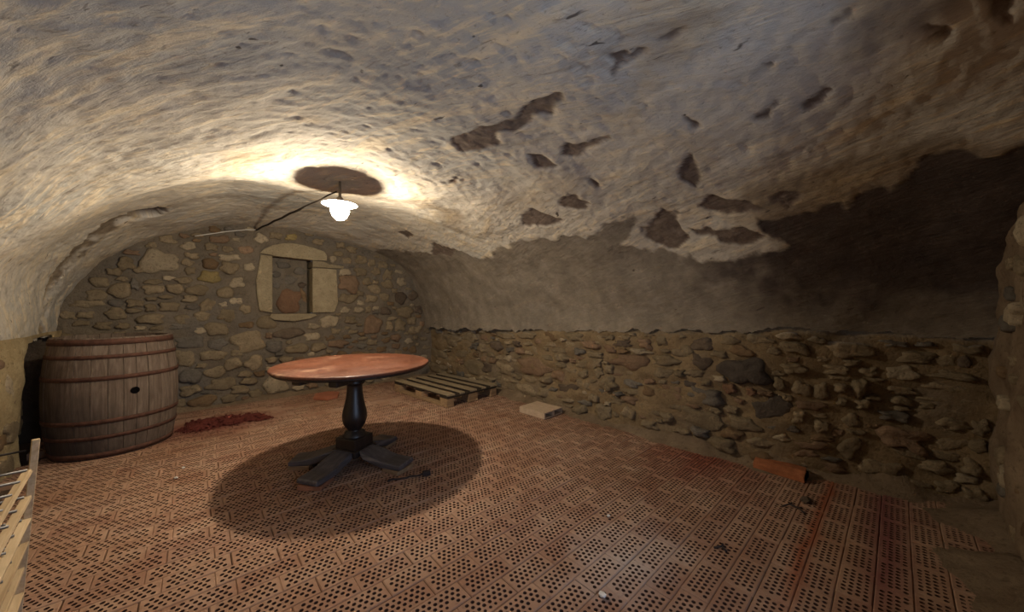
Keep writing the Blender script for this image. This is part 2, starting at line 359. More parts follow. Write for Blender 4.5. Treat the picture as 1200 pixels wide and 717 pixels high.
def build_vault():
    nt, ny = 520, 620
    t = np.linspace(0, 1, nt); Y = np.linspace(YF, YB, ny)
    T, YY = np.meshgrid(t, Y, indexing='ij')
    P2 = vault(T, YY)
    base = np.stack([P2[..., 0], YY, P2[..., 1]], -1)
    seg = np.linalg.norm(np.diff(vault(t, 2.), axis=0), axis=1); arc = np.concatenate([[0], np.cumsum(seg)])
    SS = np.interp(T, t, arc)
    du = np.gradient(base, axis=0); dv = np.gradient(base, axis=1)
    N = np.cross(du, dv); N /= np.linalg.norm(N, axis=-1, keepdims=True)
    cen = np.stack([np.full_like(T, 1.05), YY, np.full_like(T, 1.0)], -1)
    N *= np.sign(((base - cen)*N).sum(-1))[..., None]                   # outward, away from the room
    wx = fbm(SS*8, YY*8, 0, 5, 3); wy = fbm(SS*8, YY*8, 5, 5, 9)
    toS = lambda poly: [(np.interp(a, t, arc), b) for a, b in poly]
    xs, ys = SS + wx*.030, YY + wy*.030
    loss = np.zeros_like(T)
    for p in LOSS:
        q = np.array(toS(p)); lo, hi = q.min(0) - .2, q.max(0) + .2
        m = (xs > lo[0]) & (xs < hi[0]) & (ys > lo[1]) & (ys < hi[1])
        if m.any():
            s = sdf(q, xs[m], ys[m]); loss[m] = np.maximum(loss[m], sm(.012, -.010, s))
    dp = toS(DAMP + [(.25, -.6), (-.1, -.6), (-.1, 5.7), (.30, 5.7)])
    s = sdf(dp, SS + wx*.05, YY + wy*.05)
    damp_shade = sm(.02, -.03, s)*.9  # damp stain of the plaster
    deep = sm(.012, -.025, s)*sm(1.35, .35, YY + wx*.30)*(.30 + .70*sm(1.05, 1.35, base[..., 2] + wy*.10))*.92
    brown_tone = np.clip(sm(.2, .8, fbm(SS*1.1, YY*1.1, 2, 4, 41) + .55*sm(1.6, .2, YY)*sm(2.6, 1.4, SS) - .1), 0, 1)*.75*sm(3.2, 2.3, SS)  # browner plaster towards the front right, broken by noise
    # relief: trowelled ridges along the arc, lumps, lost plaster let in
    lump = fbm(SS*1.6, YY*1.6, 1, 3, 21)*.020
    def rot(a, ka, kc, sd):
        c, d = math.cos(R(a)), math.sin(R(a)); return fbm((SS*c + YY*d)*ka, (-SS*d + YY*c)*kc, 2, 4, sd)
    w1, w3 = sm(.45, .55, T), sm(.37, .28, T)
    st = rot(40, 2.4, 8, 31)*w1 + rot(68, 2.4, 8, 32)*(1 - w1)*(1 - w3) + rot(108, 2.4, 8, 33)*w3
    fine = fbm(SS*24, YY*24, 3, 3, 51)
    calm = 1 - .55*damp_shade
    D = lump + st*.0035*calm + fine*.0030*calm + loss*.010 + damp_shade*.006
    pit = sm(.66, .85, noise(SS*16, YY*16, 8, 77)); D = D + pit*.004*calm
    # torn ledge where the vault meets the transverse band, left side, and its open slot
    rid = np.interp(T, [.535, .571, .60, .645, .71, .80, .90], [4.17, 4.36, 4.44, 4.59, 4.75, 4.80, 4.95])
    dr = YY - rid + wy*.05
    on = sm(.535, .59, T)
    wid = np.interp(T, [.57, .65, .80], [.22, .24, .18])
    D = D + on*(.035*sm(.0, .04, dr)*sm(1.3, .5, dr/wid))
    strip = on*sm(.0, .04, dr)*sm(1.0, .7, dr/wid + wx*.25)
    slot = sm(1.1, .8, ((SS - np.interp(.584, t, arc))/.12)**2 + ((YY - (4.50 + .9*(T - .584)))/.19)**2 + wx*.4)
    D = D + slot*.07
    deep = np.maximum(deep, slot); brown_tone = np.maximum(brown_tone, strip*.9)
    V = base + N*D[..., None]
    zl = np.interp(YY, LINE_Y, LINE_Z) + fbm(YY*9, 0*YY, 4, 4, 61)*.022
    keep = ((base[..., 2] > zl) & (T < .3)) | ((T > .3) & ~((T > .8) & (base[..., 2] + wx*.035 + .03*wy < .865)) & ~((base[..., 2] + wx*.025 < .90) & (YY + wy*.02 > 4.40) & (YY < 5.22) & (T > .8)))
    # left foot: ragged lintel over the recess
    F = grid_faces(nt, ny, keep)
    v, f, uv, a1, a2, a3, a4, a5 = compact(V.reshape(-1, 3), F, np.stack([SS, YY], -1).reshape(-1, 2), loss.ravel(), damp_shade.ravel(), deep.ravel(), brown_tone.ravel(), T.ravel())
    return struct(mesh_obj('ceiling', v, f, M['plaster'], None, True, uv, {'loss': a1, 'damp_shade': a2, 'deep': a3, 'brown_tone': a4, 'tt': a5}))
build_vault()

# ------------------------------------------------------------------ stones in the walls
BACK_STONES='0.49,0.74,0.32,0.25, 2.02,0.89,0.28,0.26,r -0.29,1.66,0.29,0.25,p 1.68,1.51,0.28,0.23,r 0.78,0.17,0.27,0.22,p 2.55,1.08,0.27,0.19, 0.92,0.82,0.32,0.14,d 1.41,0.96,0.22,0.18,p -0.04,0.77,0.26,0.14,g 2.47,1.31,0.19,0.18,d 0.24,0.25,0.26,0.13, 2.46,0.87,0.18,0.18, 0.07,0.07,0.23,0.14,b 0.68,0.97,0.2,0.16, -0.03,0.38,0.2,0.16,g 1.02,0.61,0.24,0.13, 1.66,1.29,0.22,0.14, 0.55,0.47,0.17,0.18, 0.19,0.91,0.2,0.15, 2.72,0.78,0.22,0.13, 1.53,0.64,0.25,0.11,r 0.16,0.6,0.25,0.11, 2.69,1.35,0.17,0.16,d -0.08,0.59,0.15,0.18, 1.45,0.11,0.2,0.13, 0.13,1.52,0.18,0.14,y 2.25,1.52,0.18,0.14, 0.76,0.66,0.18,0.14,g 2.05,1.44,0.21,0.12, -0.57,1.34,0.15,0.16, 0.29,1.07,0.16,0.15, 2.25,1.67,0.15,0.16, 0.34,0.48,0.16,0.15, 0.31,1.64,0.18,0.13, 0.2,0.73,0.18,0.13,g -0.35,1.04,0.22,0.1, 0.18,0.4,0.2,0.11, 0.02,1.36,0.19,0.11, 1.27,0.61,0.19,0.11, 0.27,1.34,0.16,0.13, 1.85,1.87,0.16,0.13, 1.84,1.69,0.16,0.13, 2,1.29,0.17,0.12, -0.04,0.22,0.18,0.11, 1.7,0.97,0.17,0.11, 1.2,0.76,0.17,0.11,p 2.66,0.94,0.14,0.13, 2.78,1.12,0.14,0.13,d 2.2,1.32,0.15,0.12, 2.22,1.1,0.15,0.12,d 0.41,0.16,0.18,0.1, 0.38,1.46,0.13,0.13,p 0.11,1.19,0.12,0.14, 2.07,1.71,0.14,0.12, -0.6,1.1,0.15,0.11, 0.06,1.06,0.15,0.11, 2.28,0.86,0.11,0.15, 0.31,1.76,0.2,0.08,p -0.21,1.17,0.16,0.1, -0.53,1.62,0.12,0.13, 1.42,1.76,0.26,0.06, -0.73,1.29,0.14,0.11, 1.93,1.55,0.14,0.11, 0.22,1.97,0.17,0.09,r 1.62,1.67,0.17,0.09,p -0.16,1.37,0.15,0.1, -0.33,1.36,0.16,0.09, 0.31,0.07,0.16,0.09, -0.1,1.03,0.13,0.11, 0.62,2.03,0.13,0.11,p -0.79,1.2,0.2,0.07, 0.47,1.87,0.14,0.1,r 0.5,0.25,0.17,0.08, 1.71,2.01,0.15,0.09, -0.71,1.42,0.12,0.11, 2,1.84,0.12,0.11, 0.46,1.14,0.11,0.12, 0.57,0.08,0.13,0.1, 1.81,1.12,0.14,0.09,p 1.21,0.9,0.14,0.09,p 1.27,2.07,0.14,0.09, 1.64,1.84,0.13,0.09, 1.62,1.12,0.13,0.09,p -0.11,0.95,0.19,0.06,g -0.09,1.47,0.14,0.08, -0.04,1.26,0.14,0.08, 0.95,2.09,0.14,0.08,y 0.46,0.34,0.14,0.08, 0.5,1.66,0.11,0.1,p 0.37,1.24,0.12,0.09,p 0.38,0.61,0.13,0.08, -0.13,0.09,0.1,0.1, 0.14,1.87,0.11,0.09, 1.95,1.13,0.09,0.11, -0.47,1.21,0.12,0.08, 1.49,0.82,0.12,0.08, 1.53,1.93,0.13,0.07, 1.46,1.85,0.1,0.09,p -0.69,0.98,0.11,0.08, -0.02,1.75,0.12,0.07, -0.61,1.53,0.1,0.08, -0.06,1.67,0.1,0.08, -0.6,1.21,0.1,0.08,g -0.91,1.09,0.1,0.08, 0.87,2.18,0.16,0.05, 0.04,0.9,0.1,0.08,p -0.33,1.44,0.13,0.06, -0.8,1.09,0.11,0.07, -0.04,1.58,0.09,0.08, -0.02,1.17,0.12,0.06,g -0.35,1.16,0.09,0.08, 0.29,1.86,0.1,0.07, -0.47,1.41,0.06,0.11,g -0.48,1.13,0.1,0.06, -0.83,1.01,0.12,0.05, -0.55,0.97,0.1,0.06, 0.02,1.99,0.11,0.05, 1.16,2.16,0.11,0.05, 0.06,0.49,0.09,0.06, -0.44,1.56,0.07,0.07, -0.23,1.28,0.12,0.04, -0.09,1.97,0.08,0.05,r'
RIGHT_STONES='3.03,0.43,0.57,0.21,r 4.86,0.64,0.56,0.18, 4.29,0.26,0.44,0.21, 5.2,0.14,0.56,0.16, 5.2,0.38,0.46,0.16, 0.79,0.68,0.28,0.22,k 1.73,0.64,0.38,0.14,r 4.63,0.43,0.44,0.12, 3.13,0.13,0.36,0.14, 3.54,0.33,0.32,0.15, 4.38,0.7,0.37,0.12, 3.95,0.13,0.4,0.11, 1.08,0.25,0.3,0.14, 3.92,0.3,0.29,0.13,d 3.74,0.63,0.27,0.13,d 1.06,0.44,0.25,0.14,g 3.54,0.78,0.38,0.09, 0.62,0.43,0.21,0.16,k 2.48,0.26,0.29,0.11,d -0.02,0.32,0.21,0.15,r 4.06,0.57,0.22,0.14, 2.02,0.1,0.22,0.14, 3.15,0.82,0.31,0.09, 0.22,0.88,0.25,0.11, 1.97,0.39,0.2,0.13, 2.74,0.83,0.22,0.11,b 2.39,0.84,0.26,0.09, 1.33,0.42,0.18,0.13,r 2.62,0.38,0.21,0.11,r 2.83,0.15,0.2,0.11, 1.39,0.69,0.24,0.09, 1.54,0.23,0.21,0.1, 3.07,0.27,0.25,0.08, 2.96,0.64,0.18,0.11, 0.79,0.28,0.18,0.11, 2.19,0.77,0.22,0.09,r 1.09,0.72,0.16,0.12,d 0.08,0.11,0.19,0.1, 2.31,0.06,0.17,0.11, 2.27,0.33,0.18,0.1, 1.08,0.86,0.18,0.1,d 1.41,0.58,0.18,0.1, 0.22,0.22,0.12,0.14, 1.73,0.15,0.15,0.11, 2.58,0.59,0.18,0.09, 2.81,0.3,0.18,0.09, -0.01,0.74,0.16,0.1,p 2.13,0.84,0.17,0.09, 2.29,0.55,0.19,0.08, 0.49,0.88,0.16,0.09, 1.81,0.81,0.2,0.07,d 1.71,0.44,0.19,0.07,g 2.12,0.58,0.13,0.1, 3.51,0.48,0.16,0.08,p -0.08,0.85,0.16,0.08, 3.33,0.69,0.18,0.07,d 1.58,0.83,0.14,0.09,r 1.71,0.36,0.18,0.07, 2.62,0.67,0.21,0.06, 1.54,0.39,0.12,0.1,b 2.14,0.22,0.12,0.1, -0.22,0.75,0.19,0.06, 2.27,0.45,0.14,0.08, 1.88,0.24,0.16,0.07, -0.23,0.45,0.14,0.08, -0.16,0.17,0.14,0.08, 2.09,0.49,0.11,0.1, 1.42,0.87,0.11,0.1, -0.22,0.67,0.21,0.05, -0.22,0.6,0.21,0.05, 0.5,0.73,0.13,0.08, -0.22,0.33,0.13,0.08, -0.06,0.04,0.17,0.06, 0.46,0.59,0.1,0.1, 1.97,0.54,0.11,0.09, 0.36,0.58,0.08,0.12, 0.88,0.91,0.13,0.07, 2.46,0.13,0.15,0.06, 1.36,0.2,0.11,0.08, -0.24,0.52,0.12,0.07, -0.05,0.23,0.14,0.06, 0.21,0.4,0.09,0.09, -0.3,0.21,0.08,0.1, 0.28,0.74,0.13,0.06, -0.2,0.25,0.13,0.06, 0.18,0.63,0.07,0.11, 1.29,0.3,0.15,0.05, 0.89,0.53,0.09,0.08,o 0.36,0.34,0.09,0.08, -0.2,0.84,0.09,0.08, -0.31,0.05,0.09,0.08, 0.48,0.38,0.07,0.1, -0.02,0.63,0.14,0.05, -0.33,0.45,0.07,0.1, -0.2,0.06,0.1,0.07, 1.18,0.52,0.11,0.06,k 0.58,0.61,0.07,0.09, 0.88,0.37,0.1,0.06, 0.13,0.74,0.1,0.06, -0.02,0.56,0.12,0.05, 1.26,0.6,0.08,0.07, -0.32,0.34,0.07,0.08, 0.61,0.85,0.08,0.06, -0.27,0.84,0.06,0.08,d 0.16,0.52,0.07,0.06, 0.75,0.53,0.06,0.06,o 0.27,0.62,0.06,0.06, 0.54,0.51,0.07,0.05, 0.28,0.31,0.06,0.05,r 0.35,0.81,0.07,0.04, 0.26,0.52,0.05,0.05,'

def parse(s):
    out = []
    for q in s.split(' '):
        q = q.strip()
        if q:
            a = q.split(','); out.append((float(a[0]), float(a[1]), float(a[2]), float(a[3]), a[4]))
    return out
def fill(st, x0, x1, z0, z1, ok, n, smin, smax, asp, rng, gap=.012):
    st = list(st)
    for k in range(n):
        f = 1 - .75*k/n
        w = (smin + (smax - smin)*f*rng.uniform(.6, 1)); h = w*rng.uniform(*asp); x, z = rng.uniform(x0, x1), rng.uniform(z0, z1)
        if not ok(x, z, w, h): continue
        if all(((abs(x - a)/((w + c)/2 + gap))**2.6 + (abs(z - b)/((h + d)/2 + gap))**2.6) > 1 for a, b, c, d, _ in st):
            st.append((x, z, w, h, rng.choice(['', '', '', 'p', 'g', 'b', 'r'])))
    return st
def stone_mesh(w, h, d, rng, n=18, rough=1., block=2.6):
    ph = [rng.uniform(0, 6.28) for _ in range(4)]; am = [rng.uniform(.02, .085)*rough for _ in range(4)]
    sk = rng.uniform(-.18, .18); e = rng.uniform(block - .5, block + .9)
    rings = [(1.05, -.035), (1.03, -.002), (.95, .55*d), (.80, .92*d), (.45, 1.02*d)]
    seed = rng.randrange(9999); vs, fs = [], []
    for r, z in rings:
        for i in range(n):
            a = 2*math.pi*i/n; c, s = math.cos(a), math.sin(a)
            k = (abs(c)**e + abs(s)**e)**(-1/e)
            k *= 1 + sum(m*math.sin((j + 2)*a + p) for j, (m, p) in enumerate(zip(am, ph))) + rough*.05*float(noise(c*3.1, s*3.1, seed*.7, seed))
            vs.append([c*k*w/2*r + sk*s*h/2*r, s*k*h/2*r, z])
    vs.append([0, 0, 1.0*d]); V = np.array(vs)
    q = V*np.array([13, 13, 1]); V[:, 2] += np.where(V[:, 2] > .2*d, 1, 0)*fbm(q[:, 0], q[:, 1], 0*q[:, 0] + seed*.37, 3, seed)*d*.30*rough
    for a in range(len(rings) - 1):
        for i in range(n):
            j = (i + 1) % n; fs.append((a*n + i, a*n + j, (a + 1)*n + j, (a + 1)*n + i))
    o = (len(rings) - 1)*n
    for i in range(n): fs.append((o + i, o + (i + 1) % n, len(vs) - 1))
    return V, fs
def lay(st, parent, frame, rng, dep, rough=1., block=2.6):
    for x, z, w, h, c in st:
        V, fs = stone_mesh(w, h, rng.uniform(*dep)*min(1, .5 + h/.2), rng, 24, rough, block)
        org, ex, en = frame(x, z)
        ex, en = Vector(ex), Vector(en); a = rng.uniform(-.10, .10)
        mat = Matrix((ex, Vector((0, 0, 1)), en)).transposed().to_4x4(); mat.translation = Vector(org)
        o = mesh_obj('stone', V, fs, M['st_' + c if c else 'st'], parent, True)
        o.matrix_local = mat @ Matrix.Rotation(a, 4, 'Z')

# back wall: mortar face with the small blocked window let into it
YW = 5.40
WX0, WX1, WZ0, WZ1 = .738, 1.193, 1.08, 1.82
def arch_z(x):
    t = np.linspace(0, 1, 300); p = vault(t, np.full(300, 5.38))
    i = p[:, 1] > .82
    return np.interp(x, p[i][::-1, 0], p[i][::-1, 1])
def wall_back():
    xs = np.concatenate([np.arange(-1.15, WX0, .022), [WX0], np.arange(WX0 + .02, WX1, .022), [WX1], np.arange(WX1 + .02, 3.25, .022)])
    zs = np.concatenate([np.arange(-.06, WZ0, .022), [WZ0], np.arange(WZ0 + .02, WZ1, .022), [WZ1], np.arange(WZ1 + .02, 2.4, .022)])
    X, Z = np.meshgrid(xs, zs, indexing='ij')
    Yv = YW + fbm(X*5, Z*5, 0, 5, 5)*.014 + .012*fbm(X*1.2, Z*1.2, 3, 2, 8)
    keep = np.ones_like(X, bool)
    F = grid_faces(len(xs), len(zs))
    cx = X.ravel()[F].mean(1); cz = Z.ravel()[F].mean(1)
    F = F[~((cx > WX0) & (cx < WX1) & (cz > WZ0) & (cz < WZ1))]
    v, f = compact(np.stack([X, Yv, Z], -1).reshape(-1, 3), F)
    o = struct(mesh_obj('wall_back', v, f[:, ::-1], M['back_mortar']))
    rng = random.Random(11)
    def ok(x, z, w, h):
        if abs(x - .98) < .50 + w/2 and .93 - h/2 < z < 2.03 + h/2 and not (z < 1.0 and abs(x - 1) > .30 + w/2): return False
        return z + h*.5 < arch_z(x - w*.3) and z + h*.5 < arch_z(x + w*.3) and z - h/2 > .0 and -1.0 < x < 2.95
    st = [s for s in parse(BACK_STONES) if s[1] + s[3]*.25 < arch_z(s[0]) and not (.66 < s[0] < 1.45 and 1.02 < s[1] < 1.95)]
    st = fill(st, -1, 2.95, .03, 2.15, ok, 6000, .045, .17, (.4, .85), rng)[:298]
    lay(st, o, lambda x, z: ((x, YW - .002, z), (1, 0, 0), (0, -1, 0)), rng, (.012, .028), 1.5)
    return o
WB = wall_back()

def prism(name, poly, y0, y1, mat, parent, seed, bev=.012, cuts=0):   # a dressed stone: outline in X-Z, front face at y0
    bm = bmesh.new()
    n = len(poly); a = [bm.verts.new((x, y0, z)) for x, z in poly]; b = [bm.verts.new((x, y1, z)) for x, z in poly]
    bm.faces.new(a); bm.faces.new(b[::-1])
    for i in range(n): bm.faces.new((a[i], b[i], b[(i + 1) % n], a[(i + 1) % n]))
    o = bm_obj(name, bm, mat, parent, False, bev)
    return o
wn = struct(empty('window_1', (0, 0, 0)))
prism('lintel', [(.738, 1.822), (.745, 1.83), (.66, 1.838), (.60, 1.842), (.65, 1.90), (.735, 1.955), (.85, 1.995), (.955, 2.008), (1.08, 1.998), (1.21, 1.975), (1.335, 1.94), (1.372, 1.885), (1.37, 1.812), (1.193, 1.806)], YW - .035, YW + .10, M['st_w'], wn, 1)
prism('jamb', [(.738, 1.09), (.738, 1.82), (.612, 1.83), (.595, 1.70), (.565, 1.50), (.575, 1.30), (.60, 1.12)], YW - .028, YW + .30, M['st_w'], wn, 2)
prism('jamb', [(1.193, 1.085), (1.193, 1.70), (1.36, 1.705), (1.50, 1.70), (1.51, 1.45), (1.52, 1.22), (1.47, 1.09)], YW - .028, YW + .30, M['st_w'], wn, 3)
prism('jamb_stone', [(1.193, 1.712), (1.193, 1.80), (1.33, 1.80), (1.40, 1.77), (1.60, 1.755), (1.59, 1.715)], YW - .03, YW + .30, M['st_w'], wn, 3, .008)
prism('sill', [(.72, 1.08), (1.22, 1.075), (1.25, 1.045), (1.16, 1.005), (.98, .975), (.75, 1.0), (.70, 1.04)], YW - .045, YW + .30, M['st_w'], wn, 4)
# the blocking: rough masonry set back in the opening, with its own stones
xs = np.linspace(WX0 - .02, WX1 - .035, 26); zs = np.linspace(WZ0 - .02, WZ1 + .03, 36); X, Z = np.meshgrid(xs, zs, indexing='ij')
mesh_obj('infill', np.stack([X, YW + .15 + fbm(X*8, Z*8, 0, 4, 2)*.012, Z], -1).reshape(-1, 3), grid_faces(26, 36)[:, ::-1], M['back_mortar'], wn)
rng = random.Random(5)
lay([(.95, 1.24, .28, .30, 'o'), (.80, 1.60, .10, .09, 'g'), (.95, 1.53, .18, .11, 'g'), (1.08, 1.66, .15, .11, 'g'), (.88, 1.73, .16, .09, 'g'), (1.10, 1.47, .10, .08, 'd'), (.80, 1.46, .09, .10, 'g'), (1.12, 1.32, .06, .20, 'b')],
    wn, lambda x, z: ((x, YW + .15, z), (1, 0, 0), (0, -1, 0)), rng, (.012, .025), 1.)
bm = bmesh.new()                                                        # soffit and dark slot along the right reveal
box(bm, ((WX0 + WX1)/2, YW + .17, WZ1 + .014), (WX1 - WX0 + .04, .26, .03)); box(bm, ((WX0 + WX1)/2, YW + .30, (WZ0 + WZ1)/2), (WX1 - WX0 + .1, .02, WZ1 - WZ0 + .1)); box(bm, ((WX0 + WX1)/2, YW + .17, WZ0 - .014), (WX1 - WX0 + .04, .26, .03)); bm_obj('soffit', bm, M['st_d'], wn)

# right wall: rubble foot below the torn edge of the plaster
def xw(Y): return 3.105 + float(bend(np.array(Y)))
def wall_right():
    ys = np.arange(-.45, 5.46, .024); zs = np.arange(-.06, 1.12, .022); Y, Z = np.meshgrid(ys, zs, indexing='ij')
    X = 3.105 + bend(Y) - .02*sm(.5, 0, Z) + fbm(Y*4.5, Z*7, 0, 6, 15)*.026
    X += .06*sm(-.03, .05, Z - np.interp(Y, LINE_Y, LINE_Z))
    X -= .18*sm(4.3, 5.45, Y)*(.55 + .0*Z)                            # the wall runs in a little towards the back corner
    o = struct(mesh_obj('wall_right', np.stack([X, Y, Z], -1).reshape(-1, 3), grid_faces(len(ys), len(zs)), M['right_mortar']))
    rng = random.Random(23)
    top = lambda y: np.interp(y, LINE_Y, LINE_Z) - .02
    ok = lambda y, z, w, h: z + h/2 < top(y) and z - h/2 > .02 and -.3 < y < 5.25
    st = [(y, min(z, top(y) - h*.45), w*.96, h*.94, c) for y, z, w, h, c in parse(RIGHT_STONES) if y < 5.3]
    st = fill(st, -.3, 5.2, .03, .98, ok, 7000, .04, .20, (.28, .6), rng, .008)[:298]
    def frame(y, z):
        x = 3.105 + float(bend(np.array(y))) - .02*float(sm(.5, 0, np.array(z))) - .099*float(sm(4.3, 5.45, np.array(y)))
        s = (xw(y + .05) - xw(y - .05))/.1; e = Vector((s, 1, 0)).normalized()
        return (x + .004, y, z), -e, (-e.y, e.x, 0)
    lay(st, o, frame, rng, (.012, .050), 2.0, 3.2)
    return o
WR = wall_right()

# left wall, with the recess the barrel stands against
def wall_left():
    ys = np.arange(-.45, 5.45, .03); zs = np.arange(-.06, .97, .028); Y, Z = np.meshgrid(ys, zs, indexing='ij')
    X = -.955 + fbm(Y*4, Z*4, 0, 5, 25)*.018 + .01*fbm(Y*1.4, Z, 2, 2, 3)
    rag = fbm(Y*7, Z*7, 1, 3, 33)*.02
    F = grid_faces(len(ys), len(zs))
    cy = (Y + rag).ravel()[F].mean(1); cz = (Z + rag).ravel()[F].mean(1)
    F = F[~((cy > 4.40) & (cy < 5.22) & (cz < .90))]
    v, f = compact(np.stack([X, Y, Z], -1).reshape(-1, 3), F)
    o = struct(mesh_obj('wall_left', v, f[:, ::-1], M['left_mortar']))
    bm = bmesh.new(); g = [((-1.75, 4.26, -.05), (-1.0, 4.34, 1.05)), ((-1.75, 5.26, -.05), (-1.01, 5.35, 1.05)), ((-1.85, 4.26, -.05), (-1.75, 5.34, 1.05)), ((-1.8, 4.26, .98), (-1.03, 5.34, 1.05))]
    for a, b in g: box(bm, [(p + q)/2 for p, q in zip(a, b)], [q - p for p, q in zip(a, b)])
    bm_obj('recess', bm, M['st_d'], o)
    rng = random.Random(3)
    st = fill([(4.22, .30, .20, .16, ''), (4.18, .62, .24, .2, 'p'), (4.12, .08, .2, .12, '')], 3.0, 4.28, .05, .85, lambda y, z, w, h: y + w/2 < 4.30, 60, .06, .16, (.5, .8), rng)
    lay(st, o, lambda y, z: ((-.955, y, z), (0, 1, 0), (1, 0, 0)), rng, (.004, .012), 1.8, 2.6)
    return o
wall_left()

# front wall beside the viewpoint, with the open doorway the daylight comes through
def wall_front():
    xs = np.arange(-1.15, 3.72, .03); zs = np.arange(-.06, 2.25, .03); X, Z = np.meshgrid(xs, zs, indexing='ij')
    Yv = -.372 + fbm(X*3.5, Z*3.5, 0, 6, 35)*.026
    F = grid_faces(len(xs), len(zs)); cx = X.ravel()[F].mean(1); cz = Z.ravel()[F].mean(1)
    F = F[~((cx > .2) & (cx < 1.05) & (cz < 1.85))]
    v, f = compact(np.stack([X, Yv, Z], -1).reshape(-1, 3), F)
    o = struct(mesh_obj('wall_front', v, f, M['front_mortar']))
    bm = bmesh.new()
    for a, b in (((.08, -.62, -.05), (.225, -.375, 1.98)), ((1.02, -.62, -.05), (1.17, -.375, 1.98)), ((.08, -.62, 1.82), (1.17, -.375, 1.98))):
        box(bm, [(p + q)/2 for p, q in zip(a, b)], [q - p for p, q in zip(a, b)])
    bm_obj('door_jamb', bm, M['front_mortar'], o)
    rng = random.Random(9)
    st = fill([(2.62, 1.50, .16, .12, 'p'), (2.75, 1.36, .12, .09, ''), (2.60, 1.22, .22, .14, 'p')], 2.3, 3.25, .1, 1.45, lambda x, z, w, h: x < 3.3 - .5*max(0, z - .9), 40, .06, .14, (.5, .9), rng)
    lay(st, o, lambda x, z: ((x, -.372, z), (-1, 0, 0), (0, 1, 0)), rng, (.012, .03), 1.8, 2.6)
    return o
wall_front()

# ------------------------------------------------------------------ floor of perforated bricks
bm = bmesh.new(); box(bm, (1.2, 2.5, -.07), (5.6, 6.2, .03)); FL = struct(bm_obj('floor', bm, M['dirt']))
BL, BW = .2285, .1078
def brick_mesh(name, n, rng, skip=0., plain=False):
    bm = bmesh.new(); hx, hy = BL/2, BW/2
    px, py = .0262, .0222; y0 = -2*py
    P = lambda x, y, z=0.: bm.verts.new((x, y, z))
    quads = []
    def quad(xa, xb, ya, yb):
        if xb - xa > 1e-5 and yb - ya > 1e-5: bm.faces.new((P(xa, ya), P(xb, ya), P(xb, yb), P(xa, yb)))
    b = .0035; ih, jh = hx - b, hy - b
    if plain: quad(-ih, ih, -jh, jh)
    else:
        quad(-ih, ih, -jh, y0); quad(-ih, ih, -y0, jh)
        for r in range(4):
            cnt = 8 if r % 2 == 0 else 7; yc = y0 + py*(r + .5); xa = -cnt*px/2 - (0 if cnt == 8 else 0)
            quad(-ih, xa, yc - py/2, yc + py/2); quad(-xa, ih, yc - py/2, yc + py/2)
            for c in range(cnt):
                cx = xa + px*(c + .5)
                if rng.random() < skip:
                    quad(cx - px/2, cx + px/2, yc - py/2, yc + py/2); continue
                rad = .0084 if r in (1, 2) or c in (0, 1, cnt - 1, cnt - 2) else .0068
                cx2, yc2 = cx + rng.uniform(-.0007, .0007), yc + rng.uniform(-.0007, .0007)
                ang = [2*math.pi*(k + .5)/n for k in range(n)]
                top = [P(cx2 + rad*math.cos(a), yc2 + rad*math.sin(a)) for a in ang]; bot = [P(cx2 + rad*.9*math.cos(a), yc2 + rad*.9*math.sin(a), -.046) for a in ang]; inside = []
                edge = []
                for a in ang:
                    k = min(px/2/max(abs(math.cos(a)), 1e-6), py/2/max(abs(math.sin(a)), 1e-6)) if n != 8 else 0
                    edge.append((cx + k*math.cos(a), yc + k*math.sin(a)))
                if n == 8:
                    edge = [(cx + sx*px/2, yc + sy*py/2) for sx, sy in ((1, .42), (.42, 1), (-.42, 1), (-1, .42), (-1, -.42), (-.42, -1), (.42, -1), (1, -.42))]
                    cor = {0: (1, 1), 2: (-1, 1), 4: (-1, -1), 6: (1, -1)}
                else:
                    edge = [(cx + sx*px/2, yc + sy*py/2) for sx, sy in ((1, 1), (0, 1), (-1, 1), (-1, -1), (0, -1), (1, -1))]; cor = {}
                ev = [P(*e) for e in edge]
                for k in range(n):
                    j = (k + 1) % n
                    if k in cor: q = P(cx + cor[k][0]*px/2, yc + cor[k][1]*py/2); bm.faces.new((top[k], ev[k], q, ev[j], top[j]))
                    else: bm.faces.new((top[k], ev[k], ev[j], top[j]))
                    inside.append(bm.faces.new((top[j], bot[j], bot[k], top[k])))
                inside.append(bm.faces.new(bot))
                for q in inside: q.material_index = 1
    # bevelled rim and sides
    o = [(-1, -1), (1, -1), (1, 1), (-1, 1)]
    t0 = [P(x*ih, y*jh) for x, y in o]; t1 = [P(x*hx, y*hy, -.0035) for x, y in o]; t2 = [P(x*hx, y*hy, -.052) for x, y in o]
    for i in range(4):
        j = (i + 1) % 4; bm.faces.new((t0[j], t0[i], t1[i], t1[j])); bm.faces.new((t1[j], t1[i], t2[i], t2[j]))
    bmesh.ops.remove_doubles(bm, verts=bm.verts, dist=1e-6)
    me = bpy.data.meshes.new(name); bm.to_mesh(me); bm.free(); return me
